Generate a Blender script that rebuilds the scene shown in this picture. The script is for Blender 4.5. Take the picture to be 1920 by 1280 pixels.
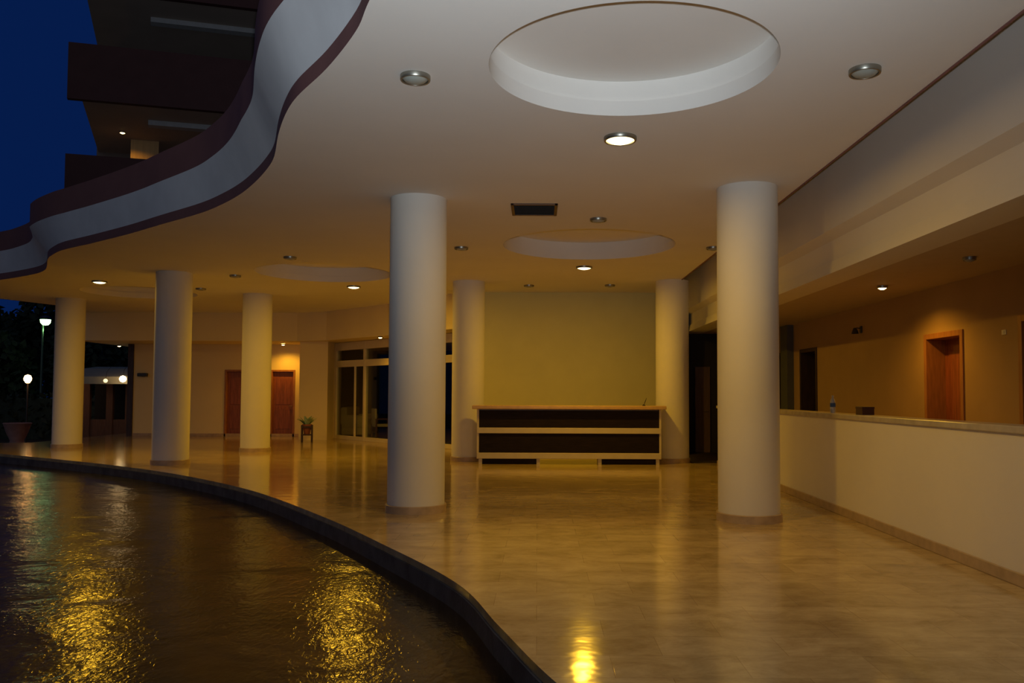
import bpy, bmesh, math, random
from mathutils import Vector, Matrix, Euler
random.seed(7)
S = bpy.context.scene
COL = S.collection
for o in list(bpy.data.objects):
    bpy.data.objects.remove(o, do_unlink=True)
PI = math.pi

# ------------------------------------------------------------------ camera
cam_data = bpy.data.cameras.new('camera')
cam_data.sensor_fit = 'HORIZONTAL'
cam_data.sensor_width = 36.0
cam_data.lens = 1560.0 / 1920.0 * 36.0
cam_data.clip_end = 400
cam = bpy.data.objects.new('camera', cam_data)
COL.objects.link(cam)
cam.location = (0, 0, 1.45)
pitch, roll = math.atan(68 / 1560), 0.004
cam_data.shift_x = -48 / 1920
cam_data.shift_y = 29 / 1920
cam.rotation_euler = (Matrix.Rotation(PI / 2 + pitch, 3, 'X')
                      @ Matrix.Rotation(roll, 3, 'Z')).to_euler()
S.camera = cam

# ------------------------------------------------------------------ view + sky + flash
S.view_settings.view_transform = 'Standard'
S.view_settings.look = 'None'
S.view_settings.gamma = 1.0
S.view_settings.use_curve_mapping = False
S.view_settings.exposure = 0.0
S.cycles.max_bounces = 10
S.cycles.diffuse_bounces = 5
S.cycles.glossy_bounces = 5
S.cycles.transparent_max_bounces = 12

world = bpy.data.worlds.new('dusk_sky')
S.world = world
world.use_nodes = True
wn = world.node_tree
wn.nodes.clear()
w_out = wn.nodes.new('ShaderNodeOutputWorld')
w_bg = wn.nodes.new('ShaderNodeBackground')
w_tc = wn.nodes.new('ShaderNodeTexCoord')
w_sep = wn.nodes.new('ShaderNodeSeparateXYZ')
w_map = wn.nodes.new('ShaderNodeMapRange')
w_ramp = wn.nodes.new('ShaderNodeValToRGB')
wn.links.new(w_tc.outputs['Generated'], w_sep.inputs[0])
# the afterglow sits behind the viewer, the sky ahead is already deep blue
w_map.inputs['From Min'].default_value = -1.0
w_map.inputs['From Max'].default_value = 1.0
wn.links.new(w_sep.outputs['Y'], w_map.inputs['Value'])
wn.links.new(w_map.outputs[0], w_ramp.inputs[0])
cr = w_ramp.color_ramp
cr.elements[0].position = 0.0
cr.elements[0].color = (0.100, 0.115, 0.160, 1)
cr.elements[1].position = 1.0
cr.elements[1].color = (0.0016, 0.0105, 0.062, 1)
e = cr.elements.new(0.16); e.color = (0.055, 0.065, 0.095, 1)
e = cr.elements.new(0.32); e.color = (0.012, 0.016, 0.030, 1)
e = cr.elements.new(0.50); e.color = (0.003, 0.006, 0.020, 1)
e = cr.elements.new(0.76); e.color = (0.0016, 0.0075, 0.036, 1)
e = cr.elements.new(0.88); e.color = (0.0016, 0.0110, 0.066, 1)
wn.links.new(w_ramp.outputs[0], w_bg.inputs['Color'])
w_bg.inputs['Strength'].default_value = 1.0
wn.links.new(w_bg.outputs[0], w_out.inputs[0])

# the photographer's flash just above the lens, its head tilted up towards the ceiling
fl = bpy.data.lights.new('camera_flash', 'SPOT')
fl.spot_size = math.radians(101)
fl.spot_blend = 1.0
fl.energy = 1330
fl.color = (0.83, 0.92, 1.0)
fl.shadow_soft_size = 0.03
flo = bpy.data.objects.new('camera_flash', fl)
flo.location = (0.02, 0.02, 1.60)
flo.rotation_euler = (PI / 2 + math.radians(45), 0, math.radians(6))
COL.objects.link(flo)

LAMP = (1.0, 0.54, 0.028)
LAMP_W = 70
NEAR_W = 51
H = 3.86            # main ceiling
SOF = 2.94          # corridor soffit

# ------------------------------------------------------------------ materials
MATS = {}
def new_mat(name):
    m = bpy.data.materials.new(name); m.use_nodes = True
    n = m.node_tree.nodes; l = m.node_tree.links
    return m, n, l, n['Principled BSDF']

def mat(name, col=None, rough=0.5, metal=0.0, var=0.06, scale=6.0, bump=0.0, bscale=60.0, stretch=None, spec=0.5):
    if name in MATS: return MATS[name]
    m, n, l, b = new_mat(name)
    tc = n.new('ShaderNodeTexCoord')
    mp = n.new('ShaderNodeMapping')
    if stretch: mp.inputs['Scale'].default_value = stretch
    l.new(tc.outputs['Object'], mp.inputs['Vector'])
    nz = n.new('ShaderNodeTexNoise'); nz.inputs['Scale'].default_value = scale; nz.inputs['Detail'].default_value = 4
    l.new(mp.outputs[0], nz.inputs['Vector'])
    rp = n.new('ShaderNodeValToRGB')
    rp.color_ramp.elements[0].position = 0.3; rp.color_ramp.elements[1].position = 0.7
    rp.color_ramp.elements[0].color = tuple(c * (1 - var) for c in col) + (1,)
    rp.color_ramp.elements[1].color = tuple(min(1, c * (1 + var)) for c in col) + (1,)
    l.new(nz.outputs['Fac'], rp.inputs[0])
    l.new(rp.outputs[0], b.inputs['Base Color'])
    b.inputs['Roughness'].default_value = rough
    b.inputs['Metallic'].default_value = metal
    b.inputs['Specular IOR Level'].default_value = spec
    if bump:
        n2 = n.new('ShaderNodeTexNoise'); n2.inputs['Scale'].default_value = bscale; n2.inputs['Detail'].default_value = 3
        l.new(mp.outputs[0], n2.inputs['Vector'])
        bp = n.new('ShaderNodeBump'); bp.inputs['Strength'].default_value = bump; bp.inputs['Distance'].default_value = 0.01
        l.new(n2.outputs['Fac'], bp.inputs['Height'])
        l.new(bp.outputs[0], b.inputs['Normal'])
    MATS[name] = m
    return m

def emit(name, col, strength):
    if name in MATS: return MATS[name]
    m, n, l, b = new_mat(name)
    b.inputs['Base Color'].default_value = (0.8, 0.8, 0.8, 1)
    b.inputs['Emission Color'].default_value = (*col, 1)
    b.inputs['Emission Strength'].default_value = strength
    MATS[name] = m
    return m

plaster = mat('cream_plaster', (0.80, 0.77, 0.72), 0.75, var=0.02, scale=1.5, bump=0.08, bscale=90, spec=0.2)
ceil_m = mat('white_ceiling_paint', (0.80, 0.775, 0.73), 0.8, var=0.02, scale=1.2, bump=0.05, bscale=60, spec=0.2)
lamplit_plaster = mat('lamplit_cream_plaster', (0.82, 0.69, 0.40), 0.75, var=0.02, scale=1.5, bump=0.08, bscale=90, spec=0.2)  # far copy of the cream plaster, lamp amber put into the colour
col_m = mat('white_column_paint', (0.76, 0.74, 0.68), 0.65, var=0.02, scale=2, bump=0.05, bscale=80, spec=0.25)
recep_m = mat('pale_green_paint', (0.70, 0.67, 0.32), 0.7, var=0.03, scale=2, bump=0.05, spec=0.2)
tan_m = mat('tan_wall_paint', (0.42, 0.28, 0.14), 0.7, var=0.04, scale=2, bump=0.05, spec=0.2)
tower_brown = mat('tower_brown_shaded', (0.085, 0.038, 0.034), 0.7, var=0.06, scale=3, spec=0.15)  # darker copy of the red brown paint, dusk dimness put into the colour
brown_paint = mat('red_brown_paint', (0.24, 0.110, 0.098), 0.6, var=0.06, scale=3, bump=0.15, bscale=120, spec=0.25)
fascia_white = mat('fascia_white_paint', (0.76, 0.76, 0.77), 0.7, var=0.05, scale=2.5, bump=0.15, bscale=120, spec=0.2)
marble_trim = mat('beige_marble_trim', (0.46, 0.34, 0.22), 0.3, var=0.15, scale=9)
cap_m = mat('grey_beige_marble', (0.50, 0.45, 0.38), 0.25, var=0.12, scale=8)
kerb_m = mat('dark_slate_kerb', (0.085, 0.083, 0.092), 0.55, var=0.35, scale=5, bump=0.3, bscale=40)
counter_top_m = mat('honey_stone_top', (0.58, 0.38, 0.16), 0.3, var=0.1, scale=8)
counter_dark = mat('dark_wenge_panel', (0.016, 0.010, 0.009), 0.6, var=0.3, spec=0.15, scale=4, stretch=(1, 8, 8))
counter_rail = mat('cream_rail', (0.62, 0.55, 0.40), 0.4, var=0.04)
door_m = mat('mahogany_door', (0.26, 0.075, 0.030), 0.4, var=0.3, scale=5, stretch=(6, 6, 0.6))
door_dark = mat('dark_wood_shaded_door', (0.050, 0.028, 0.020), 0.45, var=0.3, scale=5, stretch=(6, 6, 0.6))  # dark wood; on the corridor doors the colour carries their shade
frame_wood = mat('orange_brown_frame', (0.36, 0.15, 0.05), 0.4, var=0.2, scale=6, stretch=(5, 5, 0.6))
black_m = mat('black_interior', (0.008, 0.007, 0.007), 0.8, var=0.2)
dark_blue_m = mat('unlit_lounge_tone', (0.020, 0.022, 0.030), 0.7, var=0.2)  # unlit room and reflected sky put into the wall colour
nickel = mat('brushed_nickel', (0.34, 0.33, 0.28), 0.35, metal=0.9, var=0.05)
frost = mat('frosted_glass_off', (0.34, 0.36, 0.32), 0.35, var=0.05, scale=20)
lit = emit('lamp_glass_lit', (1.0, 0.80, 0.38), 5.0)
lit_small = emit('spot_glass_lit', (1.0, 0.72, 0.30), 9.0)
white_frame = mat('cream_window_frame', (0.72, 0.64, 0.45), 0.45, var=0.03)
steel = mat('dark_steel', (0.06, 0.06, 0.06), 0.4, metal=0.6, var=0.1)
asphalt = mat('dark_ground', (0.030, 0.028, 0.025), 0.85, var=0.3, scale=3, bump=0.3, bscale=30)
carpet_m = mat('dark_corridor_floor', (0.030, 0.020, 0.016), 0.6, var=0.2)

# polished travertine tiles laid in running bond
def floor_material():
    m, n, l, b = new_mat('travertine_tiles')
    tc = n.new('ShaderNodeTexCoord')
    bk = n.new('ShaderNodeTexBrick')
    bk.inputs['Scale'].default_value = 1.0
    bk.inputs['Brick Width'].default_value = 0.70
    bk.inputs['Row Height'].default_value = 0.36
    bk.inputs['Mortar Size'].default_value = 0.0025
    bk.inputs['Mortar Smooth'].default_value = 0.3
    bk.inputs['Bias'].default_value = -0.1
    bk.offset = 0.42
    bk.inputs['Color1'].default_value = (0.56, 0.44, 0.235, 1)
    bk.inputs['Color2'].default_value = (0.45, 0.345, 0.175, 1)
    bk.inputs['Mortar'].default_value = (0.40, 0.29, 0.15, 1)
    l.new(tc.outputs['Object'], bk.inputs['Vector'])
    mp = n.new('ShaderNodeMapping'); mp.inputs['Scale'].default_value = (1.0, 1.5, 1)
    l.new(tc.outputs['Object'], mp.inputs['Vector'])
    nz = n.new('ShaderNodeTexNoise'); nz.inputs['Scale'].default_value = 2.4; nz.inputs['Detail'].default_value = 8; nz.inputs['Roughness'].default_value = 0.72
    nz.inputs['Distortion'].default_value = 0.35
    l.new(mp.outputs[0], nz.inputs['Vector'])
    rp = n.new('ShaderNodeValToRGB')
    rp.color_ramp.elements[0].position = 0.32; rp.color_ramp.elements[0].color = (0.60, 0.52, 0.44, 1)
    rp.color_ramp.elements[1].position = 0.62; rp.color_ramp.elements[1].color = (1.12, 1.1, 1.08, 1)
    l.new(nz.outputs['Fac'], rp.inputs[0])
    mx = n.new('ShaderNodeMix'); mx.data_type = 'RGBA'; mx.blend_type = 'MULTIPLY'; mx.inputs['Factor'].default_value = 0.85
    l.new(bk.outputs['Color'], mx.inputs['A']); l.new(rp.outputs[0], mx.inputs['B'])
    l.new(mx.outputs['Result'], b.inputs['Base Color'])
    rr = n.new('ShaderNodeMapRange'); rr.inputs['To Min'].default_value = 0.15; rr.inputs['To Max'].default_value = 0.07
    l.new(nz.outputs['Fac'], rr.inputs['Value'])
    l.new(rr.outputs[0], b.inputs['Roughness'])
    b.inputs['Specular IOR Level'].default_value = 0.9
    n2 = n.new('ShaderNodeTexNoise'); n2.inputs['Scale'].default_value = 5.0; n2.inputs['Detail'].default_value = 2
    l.new(tc.outputs['Object'], n2.inputs['Vector'])
    bp = n.new('ShaderNodeBump'); bp.inputs['Strength'].default_value = 0.09; bp.inputs['Distance'].default_value = 0.02
    l.new(n2.outputs['Fac'], bp.inputs['Height'])
    bp2 = n.new('ShaderNodeBump'); bp2.inputs['Strength'].default_value = 0.4; bp2.inputs['Distance'].default_value = 0.002; bp2.invert = True
    l.new(bk.outputs['Fac'], bp2.inputs['Height']); l.new(bp.outputs[0], bp2.inputs['Normal'])
    l.new(bp2.outputs[0], b.inputs['Normal'])
    return m
floor_m = floor_material()

def facing_ior(n, l, ior):        # keeps the reflectance the same on both sides of a thin sheet
    g = n.new('ShaderNodeNewGeometry')
    mr = n.new('ShaderNodeMapRange'); mr.inputs['To Min'].default_value = ior; mr.inputs['To Max'].default_value = 1.0 / ior
    l.new(g.outputs['Backfacing'], mr.inputs['Value'])
    return mr.outputs[0]

def water_material():
    m, n, l, b = new_mat('rippled_water')
    n.remove(b)
    out = n['Material Output']
    tc = n.new('ShaderNodeTexCoord')
    rip = n.new('ShaderNodeTexNoise'); rip.inputs['Scale'].default_value = 26.0; rip.inputs['Detail'].default_value = 2; rip.inputs['Distortion'].default_value = 0.5
    mp = n.new('ShaderNodeMapping'); mp.inputs['Scale'].default_value = (1.0, 0.55, 1.0); mp.inputs['Rotation'].default_value = (0, 0, 0.5)
    l.new(tc.outputs['Object'], mp.inputs['Vector']); l.new(mp.outputs[0], rip.inputs['Vector'])
    sw = n.new('ShaderNodeTexNoise'); sw.inputs['Scale'].default_value = 1.1; sw.inputs['Detail'].default_value = 4; sw.inputs['Distortion'].default_value = 0.5
    l.new(tc.outputs['Object'], sw.inputs['Vector'])
    pr = n.new('ShaderNodeMapRange'); pr.inputs['From Min'].default_value = 0.35; pr.inputs['From Max'].default_value = 0.65
    pr.inputs['To Min'].default_value = 0.45; pr.inputs['To Max'].default_value = 1.0
    l.new(sw.outputs['Fac'], pr.inputs['Value'])
    mul = n.new('ShaderNodeMath'); mul.operation = 'MULTIPLY'
    l.new(rip.outputs['Fac'], mul.inputs[0]); l.new(pr.outputs[0], mul.inputs[1])
    bp = n.new('ShaderNodeBump'); bp.inputs['Strength'].default_value = 0.55; bp.inputs['Distance'].default_value = 0.012
    l.new(mul.outputs[0], bp.inputs['Height'])
    bl = n.new('ShaderNodeBump'); bl.inputs['Strength'].default_value = 0.25; bl.inputs['Distance'].default_value = 0.12
    l.new(sw.outputs['Fac'], bl.inputs['Height']); l.new(bl.outputs[0], bp.inputs['Normal'])
    gl = n.new('ShaderNodeBsdfGlossy'); gl.inputs['Roughness'].default_value = 0.16; gl.inputs['Color'].default_value = (0.72, 0.70, 0.66, 1)
    l.new(bp.outputs[0], gl.inputs['Normal'])
    tr = n.new('ShaderNodeBsdfTransparent'); tr.inputs['Color'].default_value = (0.62, 0.58, 0.50, 1)
    fr = n.new('ShaderNodeFresnel'); l.new(facing_ior(n, l, 1.30), fr.inputs['IOR'])
    l.new(bp.outputs[0], fr.inputs['Normal'])
    ms = n.new('ShaderNodeMixShader')
    l.new(fr.outputs[0], ms.inputs[0]); l.new(tr.outputs[0], ms.inputs[1]); l.new(gl.outputs[0], ms.inputs[2])
    l.new(ms.outputs[0], out.inputs['Surface'])
    return m
water_m = water_material()
bottom_m = mat('mottled_pool_stone', (0.130, 0.098, 0.066), 0.8, var=0.55, scale=1.1, bump=0.3, bscale=20)

def glass_material():
    m, n, l, b = new_mat('window_glass')
    n.remove(b)
    out = n['Material Output']
    gl = n.new('ShaderNodeBsdfGlossy'); gl.inputs['Roughness'].default_value = 0.02
    tr = n.new('ShaderNodeBsdfTransparent'); tr.inputs['Color'].default_value = (0.82, 0.86, 0.84, 1)
    fr = n.new('ShaderNodeFresnel'); l.new(facing_ior(n, l, 1.5), fr.inputs['IOR'])
    nz = n.new('ShaderNodeTexNoise'); nz.inputs['Scale'].default_value = 0.8
    bp = n.new('ShaderNodeBump'); bp.inputs['Strength'].default_value = 0.02
    l.new(nz.outputs['Fac'], bp.inputs['Height']); l.new(bp.outputs[0], gl.inputs['Normal'])
    ms = n.new('ShaderNodeMixShader')
    l.new(fr.outputs[0], ms.inputs[0]); l.new(tr.outputs[0], ms.inputs[1]); l.new(gl.outputs[0], ms.inputs[2])
    l.new(ms.outputs[0], out.inputs['Surface'])
    return m
glass_m = glass_material()

# ------------------------------------------------------------------ mesh helpers
class MB:
    def __init__(s): s.bm = bmesh.new()
    def box(s, x0, x1, y0, y1, z0, z1, bevel=0.0, rot=None):
        bm = bmesh.new()
        bmesh.ops.create_cube(bm, size=1)
        for v in bm.verts:
            v.co = Vector(((x0 + x1) / 2 + v.co.x * (x1 - x0), (y0 + y1) / 2 + v.co.y * (y1 - y0), (z0 + z1) / 2 + v.co.z * (z1 - z0)))
        if bevel:
            bmesh.ops.bevel(bm, geom=bm.edges[:], offset=bevel, segments=2, affect='EDGES', profile=0.5)
        if rot is not None:
            bmesh.ops.transform(bm, matrix=rot, verts=bm.verts)
        s.join(bm); return s
    def join(s, bm):
        me = bpy.data.meshes.new('tmp'); bm.to_mesh(me); bm.free()
        s.bm.from_mesh(me); bpy.data.meshes.remove(me)
    def lathe(s, prof, seg=48, cx=0, cy=0):
        rings = []
        for r, z in prof:
            if r < 1e-6:
                rings.append([s.bm.verts.new((cx, cy, z))])
            else:
                rings.append([s.bm.verts.new((cx + r * math.cos(2 * PI * k / seg), cy + r * math.sin(2 * PI * k / seg), z)) for k in range(seg)])
        for a, b in zip(rings, rings[1:]):
            for k in range(seg):
                k2 = (k + 1) % seg
                if len(a) == 1 and len(b) > 1: s.bm.faces.new((a[0], b[k2], b[k]))
                elif len(b) == 1 and len(a) > 1: s.bm.faces.new((a[k], a[k2], b[0]))
                elif len(a) > 1: s.bm.faces.new((a[k], a[k2], b[k2], b[k]))
        return s
    def tube(s, pts, r, seg=10):
        pts = [Vector(p) for p in pts]
        rs = r if isinstance(r, (list, tuple)) else [r] * len(pts)
        rings = []
        for i, p in enumerate(pts):
            d = (pts[min(i + 1, len(pts) - 1)] - pts[max(i - 1, 0)]).normalized()
            a = d.cross(Vector((0, 0, 1)))
            if a.length < 1e-3: a = Vector((1, 0, 0))
            a.normalize(); b = d.cross(a).normalized()
            rings.append([s.bm.verts.new(p + (a * math.cos(2 * PI * k / seg) + b * math.sin(2 * PI * k / seg)) * rs[i]) for k in range(seg)])
        for A, B in zip(rings, rings[1:]):
            for k in range(seg):
                s.bm.faces.new((A[k], A[(k + 1) % seg], B[(k + 1) % seg], B[k]))
        s.bm.faces.new(rings[0]); s.bm.faces.new(rings[-1][::-1])
        return s
    def ribbon(s, rows):          # rows of points (same count), skinned into quads
        R = [[s.bm.verts.new(p) for p in row] for row in rows]
        for a, b in zip(R, R[1:]):
            for k in range(len(a) - 1):
                s.bm.faces.new((a[k], a[k + 1], b[k + 1], b[k]))
        return s
    def prism(s, poly, z0, z1):
        lo = [s.bm.verts.new((x, y, z0)) for x, y in poly]
        hi = [s.bm.verts.new((x, y, z1)) for x, y in poly]
        n = len(poly)
        for k in range(n):
            s.bm.faces.new((lo[k], lo[(k + 1) % n], hi[(k + 1) % n], hi[k]))
        for ring in (lo, hi):
            es = [s.bm.edges.get((ring[k], ring[(k + 1) % n])) for k in range(n)]
            bmesh.ops.triangle_fill(s.bm, use_beauty=True, edges=es)
        return s
    def extrude_y(s, prof, y0, y1):  # prof: closed (x,z) loop
        n = len(prof)
        a = [s.bm.verts.new((x, y0, z)) for x, z in prof]
        b = [s.bm.verts.new((x, y1, z)) for x, z in prof]
        for k in range(n):
            s.bm.faces.new((a[k], a[(k + 1) % n], b[(k + 1) % n], b[k]))
        s.bm.faces.new(a[::-1]); s.bm.faces.new(b)
        return s
    def sheet(s, poly, z, holes=()):
        es = []
        for loop in (poly, *holes):
            vs = [s.bm.verts.new((x, y, z)) for x, y in loop]
            es += [s.bm.edges.new((vs[k], vs[(k + 1) % len(vs)])) for k in range(len(vs))]
        bmesh.ops.triangle_fill(s.bm, use_beauty=True, edges=es)
        return s
    def build(s, name, material, parent=None, smooth=False, angle=40):
        bmesh.ops.recalc_face_normals(s.bm, faces=s.bm.faces[:])
        me = bpy.data.meshes.new(name); s.bm.to_mesh(me); s.bm.free()
        me.materials.append(material)
        if smooth:
            for p in me.polygons: p.use_smooth = True
            me.set_sharp_from_angle(angle=math.radians(angle))
        o = bpy.data.objects.new(name, me); COL.objects.link(o)
        if parent: o.parent = parent
        return o

def thing(name, label, cat, loc=(0, 0, 0), rz=0.0, group=None):
    o = bpy.data.objects.new(name, None); COL.objects.link(o)
    o.empty_display_size = 0.2
    o.location = loc; o.rotation_euler = (0, 0, rz)
    return tag(o, label, cat, group)
def tag(o, label, cat, group=None):
    o['label'] = label; o['category'] = cat; o['kind'] = 'thing'
    if group: o['group'] = group
    return o
def struct(o, label=None, cat=None):
    o['kind'] = 'structure'
    if label: o['label'] = label
    if cat: o['category'] = cat
    return o
def dup(root, loc, label):
    r = root.copy(); COL.objects.link(r); r.location = loc; r['label'] = label
    for ch in list(root.children):
        c = ch.copy(); COL.objects.link(c); c.parent = r
        for g in list(ch.children):
            d = g.copy(); COL.objects.link(d); d.parent = c
    return r
def lamp(name, kind, loc, energy, color, size=0.05, angle=None, blend=0.3, parent=None, rot=None):
    d = bpy.data.lights.new(name, kind); d.energy = energy; d.color = color
    if kind != 'AREA': d.shadow_soft_size = size
    if kind == 'SPOT':
        d.spot_size = math.radians(angle); d.spot_blend = blend
    o = bpy.data.objects.new(name, d); COL.objects.link(o); o.location = loc
    if rot: o.rotation_euler = rot
    if parent: o.parent = parent
    return o

def smooth_curve(pts, n=6):       # Catmull-Rom through plan points
    P = [Vector(p) for p in pts]; out = []
    for i in range(len(P) - 1):
        p0 = P[max(i - 1, 0)]; p1 = P[i]; p2 = P[i + 1]; p3 = P[min(i + 2, len(P) - 1)]
        for k in range(n):
            t = k / n
            out.append(0.5 * ((2 * p1) + (p2 - p0) * t + (2 * p0 - 5 * p1 + 4 * p2 - p3) * t * t + (3 * p1 - p0 - 3 * p2 + p3) * t ** 3))
    out.append(P[-1])
    return out
def lerp_table(x, tab):
    for (a, u), (b, v) in zip(tab, tab[1:]):
        if x <= b: return u + (v - u) * max(0, (x - a)) / (b - a)
    return tab[-1][1]

# ------------------------------------------------------------------ plan curves (metres)
CANOPY = [(4.6, -2.2), (3.2, -0.9), (1.6, 0.7), (0.6, 2.0), (-0.25, 3.4), (-0.72, 4.4), (-1.04, 5.11), (-1.22, 5.55), (-1.57, 6.18), (-1.96, 6.77),
          (-2.19, 7.21), (-2.43, 7.78), (-2.70, 8.51), (-2.93, 8.99), (-3.26, 9.57), (-3.63, 10.14), (-4.06, 10.69), (-4.57, 11.24),
          (-5.46, 12.02), (-6.26, 12.73), (-7.26, 13.54), (-8.06, 14.16), (-8.52, 14.64), (-8.91, 15.14), (-9.38, 15.91), (-9.78, 16.52),
          (-10.25, 17.03), (-10.98, 17.59), (-11.66, 18.04), (-12.7, 18.65), (-13.6, 19.4), (-14.1, 20.3), (-14.15, 21.3), (-13.8, 22.4), (-13.5, 23.3)]
KERB = [(4.4, -3.0), (3.0, -1.2), (2.0, 0.4), (1.2, 1.8), (0.6, 3.0), (0.1, 4.18), (-0.23, 5.18), (-0.62, 6.38), (-1.46, 7.95), (-2.55, 9.81), (-4.26, 12.35),
        (-6.3, 14.62), (-8.23, 16.31), (-10.3, 17.83), (-12.49, 19.33), (-14.2, 20.4), (-16.5, 21.6)]
can = smooth_curve([(x, y - 0.105) for x, y in CANOPY], 6)
ker = smooth_curve([(x, y + 0.063) for x, y in KERB], 8)
def offset_curve(c, f):
    out = []
    for i, p in enumerate(c):
        d = (c[min(i + 1, len(c) - 1)] - c[max(i - 1, 0)]).normalized()
        nrm = Vector((-d.y, d.x))      # travelling away from the viewer: outside is on the left
        out.append(p + nrm * f(p.y))
    return out
flare = offset_curve(can, lambda y: lerp_table(y, [(-9, 0.22), (9.2, 0.22), (11.0, 0.10), (12.2, 0.04), (14.0, 0.06), (15.3, 0.30), (16.6, 0.22), (17.6, 0.08), (30, 0.06)]))

# ------------------------------------------------------------------ ground, pool, floor
struct(MB().prism([(-60, -20), (60, -20), (60, 90), (-60, 90)], -1.2, -0.6).build('ground', asphalt))
kp = [(p.x, p.y) for p in ker]
floor_poly = kp + [(-16.6, 22.6), (-15.2, 23.3), (-14.3, 23.6), (-14.3, 31.2), (6.0, 31.2), (6.0, -3.0)]
struct(MB().prism(floor_poly, -0.06, 0.0).build('floor', floor_m))
inner = offset_curve(ker, lambda y: -0.12)
kb = MB(); kb.prism([(p.x, p.y) for p in offset_curve(ker, lambda y: 0.015)] + [(p.x, p.y) for p in reversed(inner)], -0.6, -0.062)
struct(kb.build('kerb', kerb_m, smooth=False), 'dark slate kerb curving along the edge of the rippled pool', 'kerb')
pool_poly = [(p.x, p.y) for p in offset_curve(ker, lambda y: 0.017)] + [(-24, 21.6), (-24, -3.0)]
struct(MB().prism(pool_poly, -0.60, -0.45).build('pool_bottom', bottom_m), 'mottled stone bottom under the pool water', 'pool bottom')
w = MB().sheet(pool_poly, -0.205).build('water', water_m)
struct(w, 'rippled dark pool water reflecting the ceiling lamps', 'water')

# ------------------------------------------------------------------ ceiling with four round recesses
RECESS = [(0.69, 6.07, 1.06, 0.31), (0.83, 13.5, 1.40, 0.31), (-4.32, 16.75, 1.35, 0.31), (-9.7, 20.2, 1.30, 0.31)]
def circle(cx, cy, r, n=96): return [(cx + r * math.cos(2 * PI * k / n), cy + r * math.sin(2 * PI * k / n)) for k in range(n)]
cp = [(p.x, p.y) for p in can]
BACK_BEAM = [(-14.2, 25.2), (-7.3, 25.2), (-6.3, 24.75), (-5.27, 23.7), (-4.07, 22.5), (-2.2, 20.3), (-1.85, 19.8)]
ceil_poly = cp + BACK_BEAM + [(3.04, 19.8), (3.04, -2.2)]
cb = MB(); cb.sheet(ceil_poly, H, [circle(x, y, r) for x, y, r, d in RECESS])
for x, y, r, d in RECESS:
    cb.lathe([(r, H), (r, H + 0.13), (r + 0.025, H + 0.135), (r + 0.025, H + d), (0, H + d)], 96, x, y)
cb.box(3.04, 3.06, -2.2, 19.8, H, H + 0.12)
struct(cb.build('ceiling', ceil_m, smooth=True, angle=30))
struct(MB().box(3.03, 3.045, -2.2, 19.8, H - 0.012, H + 0.012).build('trim_1', brown_paint))
flp = [(p.x, p.y) for p in offset_curve(flare, lambda y: -0.12)]
roof_poly = flp + [(-14.6, 25.0), (-14.6, 31.4), (6.4, 31.4), (6.4, -2.6)]
struct(MB().prism(roof_poly, 4.52, 4.60).build('roof', brown_paint))

# curving canopy fascia: brown lip, flared white band, brown parapet band
fr = thing('canopy_fascia', 'wavy canopy edge with white band between two red brown bands', 'canopy edge')
MB().ribbon([[(p.x, p.y, z) for p in can] for z in (H - 0.005, H + 0.135)]).build('lower_band', brown_paint, fr, smooth=True)
mid = [can[i].lerp(flare[i], 0.25) for i in range(len(can))]
MB().ribbon([[(p.x, p.y, H + 0.135) for p in can], [(p.x, p.y, H + 0.25) for p in mid], [(p.x, p.y, H + 0.60) for p in flare]]).build('white_band', fascia_white, fr, smooth=True)
inn = offset_curve(flare, lambda y: -0.15)
MB().ribbon([[(p.x, p.y, H + 0.60) for p in flare], [(p.x, p.y, H + 1.02) for p in flare], [(p.x, p.y, H + 1.02) for p in inn], [(p.x, p.y, H + 0.60) for p in inn]]).build('upper_band', brown_paint, fr, smooth=True)
fr['kind'] = 'structure'

# ------------------------------------------------------------------ right side: beam, parapet, corridor
struct(MB().extrude_y([(3.61, SOF), (3.65, 3.10), (3.68, 3.105), (3.68, 3.37), (3.50, 3.42), (3.50, 4.53), (4.05, 4.53), (4.05, SOF)], -2.2, 20.6)
       .build('beam', plaster), 'long cream beam over the half wall on the corridor side', 'beam')
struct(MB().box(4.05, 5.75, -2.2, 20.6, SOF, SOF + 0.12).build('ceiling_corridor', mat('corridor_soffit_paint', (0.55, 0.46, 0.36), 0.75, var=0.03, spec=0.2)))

pw = thing('parapet_wall', 'cream half wall with grey marble cap beside the corridor', 'half wall')
MB().box(3.68, 3.88, -2.2, 17.0, 0, 1.155).build('wall_body', plaster, pw)
MB().box(3.655, 3.92, -2.2, 17.04, 1.155, 1.215, bevel=0.008).build('marble_cap', cap_m, pw)
MB().box(3.655, 3.68, -2.2, 17.0, 0, 0.10, bevel=0.006).build('baseboard', marble_trim, pw)

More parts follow.
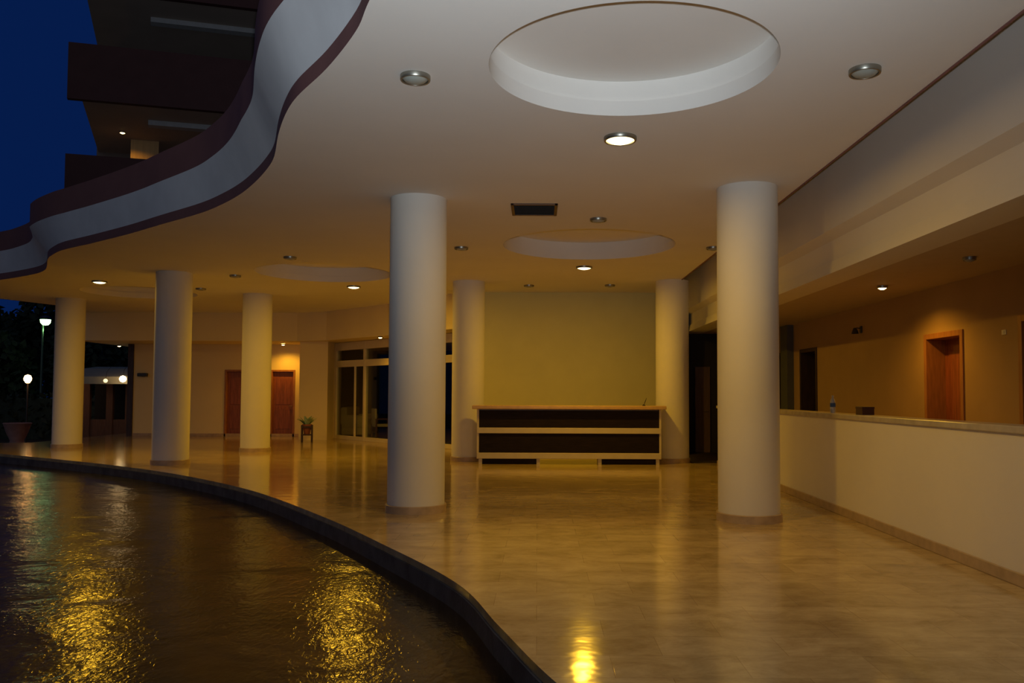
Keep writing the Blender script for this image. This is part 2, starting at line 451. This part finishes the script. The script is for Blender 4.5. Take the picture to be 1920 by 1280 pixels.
# corridor back wall with door openings
DO = [(8.35, 9.48, 2.36), (10.72, 11.80, 2.30), (16.35, 17.40, 2.38), (18.55, 19.45, 2.38)]
cw = MB(); y = -2.2
for y0, y1, zt in DO:
    cw.box(5.5, 5.72, y, y0, 0, SOF); cw.box(5.5, 5.72, y0, y1, zt, SOF); y = y1
cw.box(5.5, 5.72, y, 20.75, 0, SOF)
struct(cw.build('wall_right', tan_m))
def corridor_door(i, y0, y1, zt, leaf_m, fr_m, deep, label):
    d = thing('door_%d' % i, label, 'door', (5.5, (y0 + y1) / 2, 0))
    h = (y1 - y0) / 2
    f = MB(); t = 0.075
    f.box(-0.02, deep, -h, -h + t, 0, zt, 0.004).box(-0.02, deep, h - t, h, 0, zt, 0.004).box(-0.02, deep, -h + t, h - t, zt - t, zt, 0.004)
    f.build('door_frame', fr_m, d)
    lf = MB().box(deep - 0.05, deep, -h + t, h - t, 0.005, zt - t, 0.003)
    for z0, z1 in ((0.25, 0.95), (1.1, zt - 0.25)):
        lf.box(deep - 0.062, deep - 0.05, -h + 0.22, h - 0.22, z0, z1, 0.004)
    leaf = lf.build('door_leaf', leaf_m, d)
    MB().tube([(deep - 0.05, -h + 0.17, 1.02), (deep - 0.10, -h + 0.17, 1.02), (deep - 0.10, -h + 0.30, 1.02)], 0.009).build('door_handle', nickel, leaf, True)
    d['kind'] = 'structure'
corridor_door(1, *DO[0], door_dark, frame_wood, 0.45, 'dark doorway at the right edge of the corridor wall')
corridor_door(2, *DO[1], door_m, frame_wood, 0.30, 'lit orange wooden door behind the half wall')
corridor_door(3, *DO[2], door_dark, door_dark, 0.40, 'dark recessed door farther along the corridor')
corridor_door(4, *DO[3], door_dark, door_dark, 0.40, 'dark door at the far end of the corridor')
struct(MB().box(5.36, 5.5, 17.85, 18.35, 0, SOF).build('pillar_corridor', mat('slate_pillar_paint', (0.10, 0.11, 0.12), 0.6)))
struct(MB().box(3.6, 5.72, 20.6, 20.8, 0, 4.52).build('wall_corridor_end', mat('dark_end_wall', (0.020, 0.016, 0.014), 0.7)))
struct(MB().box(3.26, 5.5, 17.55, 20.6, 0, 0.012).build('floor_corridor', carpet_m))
ed = thing('door_5', 'brown door in the dark end of the corridor', 'door', (4.08, 20.6, 0))
leaf = MB().box(-0.19, 0.18, -0.05, 0, 0.012, 2.12, 0.004).build('door_leaf', mat('dim_brown_door', (0.13, 0.075, 0.045), 0.5, var=0.2, scale=5, stretch=(6, 6, 0.6)), ed)
MB().tube([(0.12, -0.05, 1.03), (0.12, -0.09, 1.03), (0.03, -0.09, 1.03)], 0.008).build('door_handle', nickel, leaf, True)
ed['kind'] = 'structure'

# ------------------------------------------------------------------ back: reception wall, angled beam, far wall, glazing
struct(MB().box(-1.92, 3.60, 19.8, 20.1, 0, 4.52).build('wall_back', recep_m))
bo = [Vector(p) for p in BACK_BEAM]
bi = offset_curve(bo, lambda y: 0.30)
BZ = 3.0
bb = MB(); bb.prism([(p.x, p.y) for p in bo] + [(p.x, p.y) for p in reversed(bi)], BZ, 4.52)
struct(bb.build('beam', lamplit_plaster), 'cream beam running along the far side of the hall', 'beam')
soff_poly = [(-14.2, 25.3)] + [(p.x, p.y) for p in bi[0:1]] + [(p.x, p.y) for p in bi[1:]] + [(-1.7, 20.1), (3.6, 20.1), (3.6, 31.0), (-14.2, 31.0)]
struct(MB().prism(soff_poly, BZ + 0.01, BZ + 0.1).build('ceiling_back', lamplit_plaster))
FD = [(-10.22, -9.42, 2.18), (-8.72, -7.92, 2.18)]
fw = MB(); x = -13.2
for x0, x1, zt in FD:
    fw.box(x, x0, 27.2, 27.4, 0, BZ + 0.02); fw.box(x0, x1, 27.2, 27.4, zt, BZ + 0.02); x = x1
fw.box(x, -6.45, 27.2, 27.4, 0, BZ + 0.02)
struct(fw.build('wall_far', lamplit_plaster))
struct(MB().box(-13.2, -6.45, 27.18, 27.2, 0, 0.10, 0.004).build('baseboard_far', marble_trim))
for i, (x0, x1, zt) in enumerate(FD):
    d = thing('door_%d' % (6 + i), ['brown wooden door on the far wall, left one', 'brown wooden door on the far wall under a spotlight'][i], 'door', ((x0 + x1) / 2, 27.2, 0))
    h = (x1 - x0) / 2
    f = MB(); t = 0.06
    f.box(-h, -h + t, -0.02, 0.14, 0, zt, 0.004).box(h - t, h, -0.02, 0.14, 0, zt, 0.004).box(-h + t, h - t, -0.02, 0.14, zt - t, zt, 0.004)
    f.build('door_frame', frame_wood, d)
    lf = MB().box(-h + t, h - t, 0.10, 0.14, 0.005, zt - t, 0.003)
    for z0, z1 in ((0.25, 0.9), (1.05, zt - 0.25)):
        lf.box(-h + 0.16, h - 0.16, 0.09, 0.10, z0, z1, 0.004)
    leaf = lf.build('door_leaf', door_m, d)
    MB().tube([(h - 0.12, 0.10, 1.0), (h - 0.12, 0.05, 1.0), (h - 0.22, 0.05, 1.0)], 0.008).build('door_handle', nickel, leaf, True)
    d['kind'] = 'structure'
struct(MB().box(-7.28, -6.42, 25.45, 27.2, 0, BZ + 0.02).build('pilaster', lamplit_plaster), 'square cream pilaster between the brown doors and the glass front', 'pilaster')

# glass front, set back under the angled beam
G0, G1 = Vector((-6.40, 26.35)), Vector((-1.90, 21.25))
gl_len = (G1 - G0).length
g_ang = math.atan2(G1.y - G0.y, G1.x - G0.x)
gw = thing('window_1', 'tall glass front with cream frames beside the pilaster', 'glass front', (G0.x, G0.y, 0), g_ang)
posts = [0.0, 1.84, 3.68, 5.5, gl_len - 0.08]
fm = MB()
for i, p in enumerate(posts):
    wd = 0.16 if i == 0 else 0.10
    fm.box(p, p + wd, -0.06, 0.06, 0, BZ, 0.006)
fm.box(0, gl_len, -0.055, 0.055, 2.24, 2.44, 0.006).box(0, gl_len, -0.055, 0.055, 2.76, BZ, 0.006).box(0, gl_len, -0.055, 0.055, 0, 0.12, 0.006)
fm.build('window_frame', white_frame, gw)
for a, b in zip(posts, posts[1:]):
    MB().box(a + 0.10, b, -0.012, 0.012, 0.12, 2.24).build('pane', glass_m, gw)
    MB().box(a + 0.10, b, -0.012, 0.012, 2.44, 2.76).build('pane', glass_m, gw)
MB().box(1.28, 1.36, -0.05, -0.015, 0.12, 2.24, 0.004).build('sliding_stile', white_frame, gw)
gw['kind'] = 'structure'
# room behind the glass
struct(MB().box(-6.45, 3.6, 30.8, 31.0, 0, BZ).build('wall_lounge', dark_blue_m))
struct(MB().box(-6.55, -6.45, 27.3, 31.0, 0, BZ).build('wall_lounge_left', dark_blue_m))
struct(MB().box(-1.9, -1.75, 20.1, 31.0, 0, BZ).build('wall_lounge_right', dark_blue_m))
pale = mat('pale_beige_cover', (0.78, 0.66, 0.42), 0.9, var=0.08, scale=4, bump=0.2, bscale=15)
sf = thing('sofa', 'pale beige sofa behind the glass front', 'sofa', (-5.92, 27.9, 0), PI / 2)
MB().box(-0.95, 0.95, -0.42, 0.42, 0.08, 0.42, 0.04).build('base', pale, sf, True)
for sx in (-1, 1):
    MB().box(sx * 0.36 - 0.35, sx * 0.36 + 0.35, -0.42, 0.25, 0.42, 0.56, 0.05).build('seat_cushion', pale, sf, True)
    MB().box(sx * 0.86 - 0.12, sx * 0.86 + 0.12, -0.42, 0.42, 0.3, 0.72, 0.05).build('armrest', pale, sf, True)
MB().box(-0.95, 0.95, 0.22, 0.46, 0.4, 0.98, 0.07).build('backrest', pale, sf, True)
for sx in (-1, 1):
    for sy in (-1, 1):
        MB().box(sx * 0.85 - 0.03, sx * 0.85 + 0.03, sy * 0.35 - 0.03, sy * 0.35 + 0.03, 0, 0.08).build('leg', door_dark, sf)
ac = thing('armchair', 'brown wooden armchair with beige seat behind the glass', 'chair', (-4.90, 26.3, 0), g_ang + PI * 0.9)
cw_ = mat('chair_brown_wood', (0.16, 0.07, 0.03), 0.5, var=0.2)
MB().box(-0.28, 0.28, -0.27, 0.27, 0.38, 0.47, 0.03).build('seat', pale, ac, True)
MB().box(-0.28, 0.28, 0.22, 0.28, 0.45, 0.95, 0.02).build('backrest', pale, ac, True)
for sx in (-1, 1):
    MB().box(sx * 0.31 - 0.025, sx * 0.31 + 0.025, -0.28, 0.28, 0.60, 0.64, 0.008).build('armrest', cw_, ac)
    for sy in (-1, 1):
        MB().box(sx * 0.31 - 0.025, sx * 0.31 + 0.025, sy * 0.25 - 0.025, sy * 0.25 + 0.025, 0, 0.60, 0.006).build('leg', cw_, ac)

# ------------------------------------------------------------------ columns
COLS = [(-1.49, 10.24, 'thick white column at the pool kerb, left of the dark ceiling vent'),
        (2.45, 9.62, 'thick white column beside the cream half wall'),
        (-7.38, 16.75, 'white column close to the curved kerb, second column from the dark garden'),
        (-6.93, 20.45, 'white column standing in front of the two brown far doors'),
        (-12.20, 21.6, 'white column at the dark garden, end of the row'),
        (-1.50, 17.95, 'white column behind the left end of the reception counter'),
        (2.88, 17.72, 'white column behind the right end of the reception counter')]
c0 = thing('column', COLS[0][2], 'column', (COLS[0][0], COLS[0][1] + 0.06, 0), 0, 'round white columns of the hall')
MB().lathe([(0.35, 0.0), (0.35, H), (0.30, H)], 72).build('shaft', col_m, c0, True)
MB().lathe([(0.352, 0.095), (0.366, 0.095), (0.372, 0.088), (0.372, 0.0), (0.352, 0.0)], 72).build('base_ring', marble_trim, c0, True)
for x, y, lb in COLS[1:]:
    dup(c0, (x, y + 0.06, 0), lb)

# ------------------------------------------------------------------ reception counter
rc = thing('reception_counter', 'long reception counter with two dark panels and honey stone top', 'counter', (0.65, 17.06, 0))
MB().box(-1.98, 1.98, -0.10, 0.42, 1.125, 1.20, 0.012).build('countertop', counter_top_m, rc)
MB().box(-1.84, 1.84, 0.05, 0.36, 0.11, 1.125).build('carcass', counter_rail, rc)
MB().box(-1.845, 1.845, 0.0, 0.05, 0.745, 1.10, 0.004).build('front_panel', counter_dark, rc)
MB().box(-1.845, 1.845, 0.0, 0.05, 0.235, 0.63, 0.004).build('front_panel', counter_dark, rc)
MB().box(-1.88, 1.88, -0.03, 0.05, 0.63, 0.745, 0.008).build('rail', counter_rail, rc)
MB().box(-1.88, 1.88, -0.03, 0.05, 0.115, 0.235, 0.008).build('rail', counter_rail, rc)
for sx in (-1, 1):
    MB().box(sx * 1.865 - 0.022, sx * 1.865 + 0.022, -0.005, 0.36, 0.11, 1.125, 0.004).build('side_panel', counter_rail, rc)
    MB().box(sx * 1.22 - 0.57, sx * 1.22 + 0.57, 0.04, 0.06, 0, 0.115).build('toe_panel', counter_dark, rc)
for fx in (-1.81, -0.63, 0.63, 1.81):
    MB().box(fx - 0.035, fx + 0.035, 0.0, 0.35, 0, 0.115, 0.004).build('foot', counter_rail, rc)
pn = thing('pen', 'small dark pen standing tilted on the reception counter', 'pen', (2.19, 17.15, 1.20))
MB().lathe([(0, 0), (0.035, 0), (0.035, 0.012), (0.012, 0.03), (0, 0.03)], 20).build('holder', steel, pn, True)
MB().tube([(0, 0, 0.015), (0.03, 0, 0.09), (0.055, 0, 0.16)], [0.006, 0.008, 0.004], 10).build('barrel', steel, pn, True)

# ------------------------------------------------------------------ ceiling lamps
def make_downlight(name, label, cat, loc, r, on, group, lm):
    t = thing(name, label, cat, loc, 0, group)
    MB().lathe([(r * 0.86, 0.0), (r, 0.0), (r, -0.028), (r * 0.96, -0.036), (r * 0.86, -0.036), (r * 0.84, -0.026)], 40).build('rim', nickel, t, True)
    MB().lathe([(r * 0.85, -0.022), (r * 0.66, -0.042), (r * 0.36, -0.054), (0, -0.058)], 40).build('lens', lm, t, True)
    return t
G = 'round lamps of the main ceiling'
off = make_downlight('ceiling_downlight', 'unlit round ceiling lamp left of the nearest round recess', 'ceiling lamp', (-0.94, 6.24, H), 0.115, False, G, frost)
for (x, y, lb) in [(2.42, 6.18, 'unlit round ceiling lamp between the nearest round recess and the beam'),
                   (0.83, 11.5, 'unlit round ceiling lamp just beyond the dark vent'),
                   (-1.27, 13.8, 'unlit round ceiling lamp right of the front column, left of the middle recess'),
                   (2.88, 13.7, 'unlit round ceiling lamp right of the middle recess near the beam'),
                   (-0.20, 18.6, 'unlit ceiling lamp near the reception wall, left one of two'),
                   (1.60, 18.5, 'unlit ceiling lamp near the reception wall, right one of two'),
                   (-4.42, 14.85, 'unlit ceiling lamp in front of the recess behind the front column'),
                   (-6.25, 17.2, 'unlit ceiling lamp between the two left columns'),
                   (-7.85, 19.4, 'unlit ceiling lamp right beside the second column from the left')]:
    dup(off, (x, y - 0.105, H), lb)
on = make_downlight('ceiling_downlight', 'glowing round lamp beyond the nearest recess, brightest on the ceiling', 'ceiling lamp', (0.77, 7.74, H), 0.155, True, G, lit)
near_light = lamp('lamp_light', 'AREA', (0, 0, -0.07), LAMP_W, LAMP, parent=on)
near_light.data.shape = 'DISK'; near_light.data.size = 0.20
for (x, y, lb) in [(0.88, 15.86, 'glowing round ceiling lamp above the reception counter'),
                   (-4.18, 18.9, 'glowing round ceiling lamp in front of the glass front'),
                   (-9.58, 18.2, 'glowing round ceiling lamp at the far left columns')]:
    dup(on, (x, y - 0.105, H), lb)
near_light.data = near_light.data.copy(); near_light.data.energy = NEAR_W

G2 = 'small corridor spots'
sp = make_downlight('corridor_spot', 'small glowing spot in the corridor soffit by the orange door', 'spot lamp', (4.72, 11.35, SOF), 0.07, True, G2, lit_small)
lamp('spot_light', 'SPOT', (0, 0, -0.07), 60, (1.0, 0.47, 0.03), 0.03, 150, 0.7, sp)
make_downlight('corridor_spot', 'unlit small spot in the corridor soffit', 'spot lamp', (4.67, 8.95, SOF), 0.07, False, G2, frost)
sp2 = dup(sp, (-8.15, 26.6, BZ), 'small glowing spot above the right brown far door')
sp3 = dup(sp, (-4.35, 22.95, BZ), 'small glowing spot in the soffit over the glass front')

make_downlight('corridor_spot', 'small glowing spot in the soffit at the open end of the far wall', 'spot lamp', (-14.05, 27.9, BZ + 0.01), 0.07, True, G2, lit_small)
# ceiling vent
cv = thing('ceiling_vent', 'dark rectangular ceiling vent near the front column', 'vent', (-0.05, 10.81, H))
MB().box(-0.30, 0.30, -0.33, -0.29, -0.02, 0.0, 0.004).box(-0.30, 0.30, 0.29, 0.33, -0.02, 0.0, 0.004).box(-0.30, -0.26, -0.33, 0.33, -0.02, 0.0, 0.004).box(0.26, 0.30, -0.33, 0.33, -0.02, 0.0, 0.004).build('vent_frame', mat('brown_vent_frame', (0.14, 0.07, 0.03), 0.5), cv)
MB().box(-0.26, 0.26, -0.29, 0.29, -0.004, -0.001).build('backing', black_m, cv)
vs = MB()
for k in range(9):
    yy = -0.26 + k * 0.065
    vs.box(-0.26, 0.26, yy - 0.004, yy + 0.004, -0.018, -0.004)
vs.build('slats', black_m, cv)

# ------------------------------------------------------------------ small things
bt = thing('water_bottle', 'clear plastic water bottle with blue label on the half wall', 'bottle', (3.80, 10.72, 1.215))
MB().lathe([(0, 0), (0.030, 0.0), (0.034, 0.008), (0.034, 0.06), (0.032, 0.065), (0.034, 0.07), (0.034, 0.13), (0.026, 0.165), (0.013, 0.19), (0.013, 0.205), (0, 0.205)], 28).build('bottle_body', mat('clear_plastic', (0.55, 0.58, 0.58), 0.15), bt, True)
MB().lathe([(0.0355, 0.075), (0.0355, 0.125), (0.034, 0.125), (0.034, 0.075)], 28).build('paper_label', mat('blue_label', (0.05, 0.12, 0.32), 0.5), bt, True)
MB().lathe([(0.0145, 0.203), (0.0145, 0.222), (0, 0.222)], 20).build('bottle_cap', mat('white_cap', (0.6, 0.6, 0.55), 0.4), bt, True)
bx = thing('small_box', 'small dark red box on the half wall right of the bottle', 'box', (3.82, 9.72, 1.215))
MB().box(-0.07, 0.07, -0.10, 0.10, 0, 0.085, 0.004).build('box_body', mat('dark_red_card', (0.055, 0.018, 0.012), 0.6), bx)
MB().box(-0.073, 0.073, -0.103, 0.103, 0.07, 0.095, 0.004).build('lid', mat('dark_red_card'), bx)
wl = thing('wall_lamp', 'small dark unlit lamp on the corridor wall left of the orange door', 'wall lamp', (5.5, 14.1, 2.55))
MB().box(-0.02, 0.0, -0.04, 0.04, -0.06, 0.06, 0.004).build('back_plate', steel, wl)
MB().tube([(-0.02, 0, 0.02), (-0.08, 0, 0.03), (-0.11, 0, 0.0)], 0.008).build('arm', steel, wl, True)
MB().lathe([(0.025, 0.03), (0.05, -0.03), (0.06, -0.07), (0.055, -0.07), (0.02, 0.03)], 20, -0.11, 0).build('lamp_shade', steel, wl, True)
ws = thing('wall_switch', 'small white plate on the corridor wall right of the orange door', 'switch', (5.5, 9.78, 2.19))
MB().box(-0.012, 0, -0.045, 0.045, -0.03, 0.03, 0.004).build('plate', mat('white_plastic', (0.7, 0.68, 0.62), 0.4), ws)
MB().box(-0.018, -0.012, -0.015, 0.015, -0.015, 0.015, 0.002).build('rocker', mat('white_plastic'), ws)
w2 = thing('wall_lamp', 'black flat lamp on the far wall left of the brown doors', 'wall lamp', (-12.87, 27.2, 2.0))
MB().box(-0.05, 0.05, -0.03, 0, -0.06, 0.06, 0.005).build('back_plate', steel, w2)
MB().box(-0.16, 0.16, -0.14, -0.03, -0.055, 0.055, 0.02).build('lamp_housing', steel, w2)

# potted plant on a wooden stand
pp = thing('potted_plant', 'pale green plant in a terracotta pot on a dark wooden stand', 'plant', (-6.72, 24.35, 0), 0.2)
st = MB()
for sx in (-1, 1):
    for sy in (-1, 1):
        st.box(sx * 0.14 - 0.02, sx * 0.14 + 0.02, sy * 0.14 - 0.02, sy * 0.14 + 0.02, 0, 0.50, 0.004)
st.box(-0.16, 0.16, -0.16, 0.16, 0.20, 0.23, 0.004)
for s_ in (-1, 1):
    st.box(-0.16, 0.16, s_ * 0.15 - 0.012, s_ * 0.15 + 0.012, 0.42, 0.47, 0.003).box(s_ * 0.15 - 0.012, s_ * 0.15 + 0.012, -0.16, 0.16, 0.42, 0.47, 0.003)
st.build('stand', door_dark, pp)
MB().lathe([(0, 0.23), (0.085, 0.23), (0.125, 0.46), (0.138, 0.47), (0.138, 0.52), (0.122, 0.52), (0.115, 0.48), (0, 0.48)], 28).build('pot', mat('terracotta', (0.30, 0.10, 0.045), 0.7, var=0.15), pp, True)
lv = MB()
for k in range(80):
    a = random.uniform(0, 2 * PI); ln = random.uniform(0.20, 0.38); tl = random.uniform(0.15, 0.9); wd = random.uniform(0.022, 0.040)
    d = Vector((math.cos(a), math.sin(a), 0)); s_ = Vector((-math.sin(a), math.cos(a), 0))
    base = Vector((0, 0, 0.48)) + d * random.uniform(0, 0.07)
    rows = []
    for j in range(5):
        t = j / 4
        c = base + d * (ln * math.sin(tl) * t ** 1.2) + Vector((0, 0, ln * math.cos(tl) * 1.3 * t * (1 - 0.35 * t)))
        wj = wd * math.sin(PI * (0.15 + 0.85 * t)) + 0.002
        rows.append([c - s_ * wj, c + Vector((0, 0, -0.006)), c + s_ * wj])
    lv.ribbon(rows)
lv.build('foliage', mat('pale_green_leaf', (0.40, 0.58, 0.38), 0.5, var=0.25, scale=12), pp, True)

# ------------------------------------------------------------------ outdoors, far left
gm = mat('dark_leaf', (0.020, 0.032, 0.014), 0.7, var=0.4, scale=8)
bark = mat('dark_bark', (0.03, 0.022, 0.016), 0.9, var=0.3)
def make_tree(x, y, h, r, label, seed):
    rnd = random.Random(seed)
    t = thing('tree', label, 'tree', (x, y, -0.6), 0, 'trees in the dark garden')
    MB().tube([(0, 0, 0), (0.06, 0.02, h * 0.3), (-0.04, 0.05, h * 0.6), (0, 0, h * 0.85)], [0.2, 0.15, 0.10, 0.04], 10).build('trunk', bark, t, True)
    m = MB()
    for k in range(1500):
        while True:
            p = Vector((rnd.uniform(-1, 1), rnd.uniform(-1, 1), rnd.uniform(-1, 1)))
            if p.length < 1: break
        p *= (0.55 + 0.45 * p.length ** 0.2)
        wob = 1 + 0.25 * math.sin(3 * p.x + seed) * math.cos(4 * p.y + 2 * p.z)
        c = Vector((p.x * r * wob, p.y * r * wob, h * 0.58 + p.z * h * 0.42 * wob))
        s_ = rnd.uniform(0.18, 0.36)
        u = Vector((rnd.uniform(-1, 1), rnd.uniform(-1, 1), rnd.uniform(-1, 1))).normalized()
        v = u.orthogonal().normalized()
        a, b, cc, d = [m.bm.verts.new(c + q) for q in (u * s_, v * s_ * 0.55, -u * s_, -v * s_ * 0.55)]
        m.bm.faces.new((a, b, cc, d))
    m.build('crown', gm, t)
for i, (x, y, h, r, lb) in enumerate([(-31.2, 47, 6.6, 1.6, 'dark tree at the left picture edge, its top against the blue sky'),
                                      (-32.0, 53, 8.7, 1.8, 'tallest dark tree, right behind the green street lamp'),
                                      (-33.4, 59, 8.4, 2.2, 'dark tree between the street lamp and the end column'),
                                      (-27.2, 42.6, 4.8, 1.4, 'low dark tree in front of the tall trees at the left edge'),
                                      (-26.6, 48.5, 5.8, 1.8, 'low dark tree hidden mostly by the end column'),
                                      (-19.6, 45, 6.0, 2.3, 'dark tree rising behind the garden kiosk roof'),
                                      (-28.6, 57.5, 7.2, 2.2, 'dark tree beside the end column, behind the others')]):
    make_tree(x, y, h, r, lb, 11 + i)

hg = MB()
hrnd = random.Random(5)
hg.box(-31, -13.2, 35.6, 36.6, -0.6, 1.15)
for k in range(2600):
    c = Vector((hrnd.uniform(-31, -13.2), hrnd.choice((35.55, 36.1, 36.65)) + hrnd.uniform(-0.2, 0.2), hrnd.uniform(-0.55, 1.3)))
    u = Vector((hrnd.uniform(-1, 1), hrnd.uniform(-1, 1), hrnd.uniform(-1, 1))).normalized(); v = u.orthogonal().normalized()
    s_ = hrnd.uniform(0.10, 0.2)
    hg.bm.faces.new([hg.bm.verts.new(c + q) for q in (u * s_, v * s_ * 0.55, -u * s_, -v * s_ * 0.55)])
tag(hg.build('hedge', gm), 'long low dark hedge across the back of the dark garden', 'hedge')

sl = thing('street_lamp', 'tall street lamp with glowing green white head among dark trees', 'street lamp', (-23.85, 40.0, -0.2))
MB().tube([(0, 0, 0), (0, 0, 5.1)], [0.06, 0.04]).build('pole', mat('greenish_steel', (0.10, 0.15, 0.11), 0.5, metal=0.3), sl, True)
MB().lathe([(0, 5.30), (0.20, 5.24), (0.26, 5.12), (0.24, 5.10), (0, 5.10)], 24, 0.12, 0).build('lamp_cover', steel, sl, True)
MB().lathe([(0.235, 5.10), (0.21, 4.94), (0.12, 4.84), (0, 4.82)], 24, 0.12, 0).build('lamp_globe', emit('green_white_lamp', (0.55, 1.0, 0.42), 7), sl, True)
lamp('street_light', 'POINT', (0.12, 0, 4.6), 9, (0.5, 1.0, 0.4), 0.1, parent=sl)

gp = thing('garden_lamp', 'short garden lamp with glowing orange globe in the dark', 'garden lamp', (-19.6, 32.0, -0.55))
MB().tube([(0, 0, 0), (0, 0, 2.32)], 0.035).build('pole', steel, gp, True)
MB().lathe([(0, 2.30), (0.07, 2.32), (0.13, 2.42), (0.14, 2.50), (0.10, 2.60), (0, 2.64)], 24).build('lamp_globe', emit('orange_lamp', (1.0, 0.62, 0.25), 10), gp, True)
lamp('garden_light', 'POINT', (0.25, -0.2, 2.45), 12, (1.0, 0.42, 0.10), 0.1, parent=gp)
pb = thing('planter_bowl', 'pinkish stone planter bowl at the dark garden edge', 'planter', (-16.95, 27.2, -0.6))
MB().lathe([(0, 0.35), (0.22, 0.35), (0.20, 0.45), (0.32, 0.72), (0.40, 0.98), (0.42, 1.0), (0.40, 1.02), (0.36, 1.0), (0.0, 0.95)], 32).build('bowl', mat('pink_stone', (0.45, 0.25, 0.21), 0.8, var=0.15), pb, True)
MB().lathe([(0, 0), (0.30, 0), (0.30, 0.08), (0.20, 0.14), (0.18, 0.35), (0, 0.35)], 28).build('pedestal', mat('pink_stone'), pb, True)

# kiosk with a lit awning behind the far wall's open end
ki = thing('garden_kiosk', 'wooden garden kiosk with a pale lit awning beyond the far wall', 'kiosk', (-16.25, 32.5, -0.6))
kw = mat('kiosk_wood', (0.16, 0.065, 0.025), 0.6, var=0.25, scale=5, stretch=(6, 6, 0.6))
awn = MB().ribbon([[(-1.6, -0.6, 2.62), (1.1, -0.6, 2.62)], [(-1.6, 0.2, 2.95), (1.1, 0.2, 2.95)], [(-1.6, 1.2, 3.05), (1.1, 1.2, 3.05)], [(-1.6, 1.2, 2.98), (1.1, 1.2, 2.98)]]).build('awning', mat('pale_canvas', (0.42, 0.38, 0.29), 0.85), ki)
MB().ribbon([[(-1.6, -0.6, 2.62), (1.1, -0.6, 2.62)], [(-1.6, -0.6, 2.34), (1.1, -0.6, 2.34)]]).build('valance', mat('pale_canvas'), awn)
for px_ in (-1.5, -0.6, 0.15, 0.85):
    MB().box(px_ - 0.13, px_ + 0.13, 0.3, 0.45, 0, 2.9, 0.01).build('post', kw, ki)
MB().box(-1.6, 1.1, 0.35, 0.45, 0.0, 0.95, 0.01).build('bar_front', kw, ki)
MB().box(-1.6, 1.1, 1.1, 1.2, 0.0, 2.95).build('back_wall', black_m, ki)
for k, (x, y, z, e_, lb) in enumerate([(-15.72, 31.55, 1.93, 3.2, 'bright round lamp hanging at the right end of the kiosk awning'),
                                       (-16.40, 31.60, 1.86, 0.6, 'small dim round lamp hanging under the kiosk awning')]):
    hl = thing('hanging_lamp', lb, 'lamp', (x, y, z), 0, 'lamps at the kiosk')
    rr = (0.13, 0.08)[k]
    MB().lathe([(0, -rr), (rr * 0.7, -rr * 0.7), (rr, 0), (rr * 0.7, rr * 0.7), (0, rr)], 24).build('globe', emit('kiosk_lamp_%s' % 'ab'[k], (1.0, 0.72, 0.35), (10, 1.6)[k]), hl, True)
    MB().tube([(0, 0, rr * 0.9), (0, 0.1, 0.35), (0, 0.35, 0.52)], 0.008).build('cord', steel, hl, True)
    lamp('kiosk_light', 'POINT', (0, -0.22, 0.1), (4, 0.6)[k], (1.0, 0.62, 0.25), 0.08, parent=hl)
struct(MB().box(-13.38, -13.2, 27.15, 27.4, 0, BZ).build('trim_2', door_dark))

# ------------------------------------------------------------------ hotel tower above the canopy
U = Vector((0.963, 0.268)); V = Vector((-0.40, 0.916)); T0 = Vector((-12.25, 22.0))
def tp(u, v): p = T0 + U * u + V * v; return (p.x, p.y)
def tquad(u0, u1, v0, v1): return [tp(u0, v0), tp(u1, v0), tp(u1, v1), tp(u0, v1)]
tw = thing('hotel_tower', 'dark upper storeys of the building with brown balcony parapets above the canopy', 'building')
tw['kind'] = 'structure'
soff_m = mat('tower_soffit_paint', (0.42, 0.34, 0.28), 0.8, var=0.06, scale=1)
for zt, zb in ((7.75, 6.10), (10.76, 9.26), (13.9, 12.28)):
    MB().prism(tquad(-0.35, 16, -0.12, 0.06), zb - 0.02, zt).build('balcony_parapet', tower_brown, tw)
    MB().prism(tquad(0, 16, 0.06, 5.6), zb, zb + 0.2).build('floor_slab', soff_m, tw)
    MB().prism(tquad(1.6, 16, 1.3, 1.6), zb - 0.14, zb + 0.02).build('soffit_beam', mat('soffit_beam_paint', (0.45, 0.45, 0.45), 0.8), tw)
MB().prism(tquad(-0.05, 16, 5.3, 5.6), 4.6, 14.2).build('back_wall', mat('tower_wall_paint', (0.20, 0.15, 0.12), 0.8), tw)
MB().prism(tquad(1.05, 1.85, 3.5, 4.1), 6.2, 9.26).build('pillar', mat('ochre_pillar_paint', (0.55, 0.36, 0.16), 0.7, var=0.1, scale=3, stretch=(6, 6, 0.3)), tw)
lx, ly = tp(0.85, 2.75)
tl = make_downlight('tower_spot', 'small glowing spot under the upper balcony of the dark building', 'spot lamp', (lx, ly, 9.26), 0.085, True, None, lit_small)
lamp('tower_light', 'SPOT', (0, 0, -0.07), 26, (1.0, 0.48, 0.05), 0.03, 150, 0.5, tl)
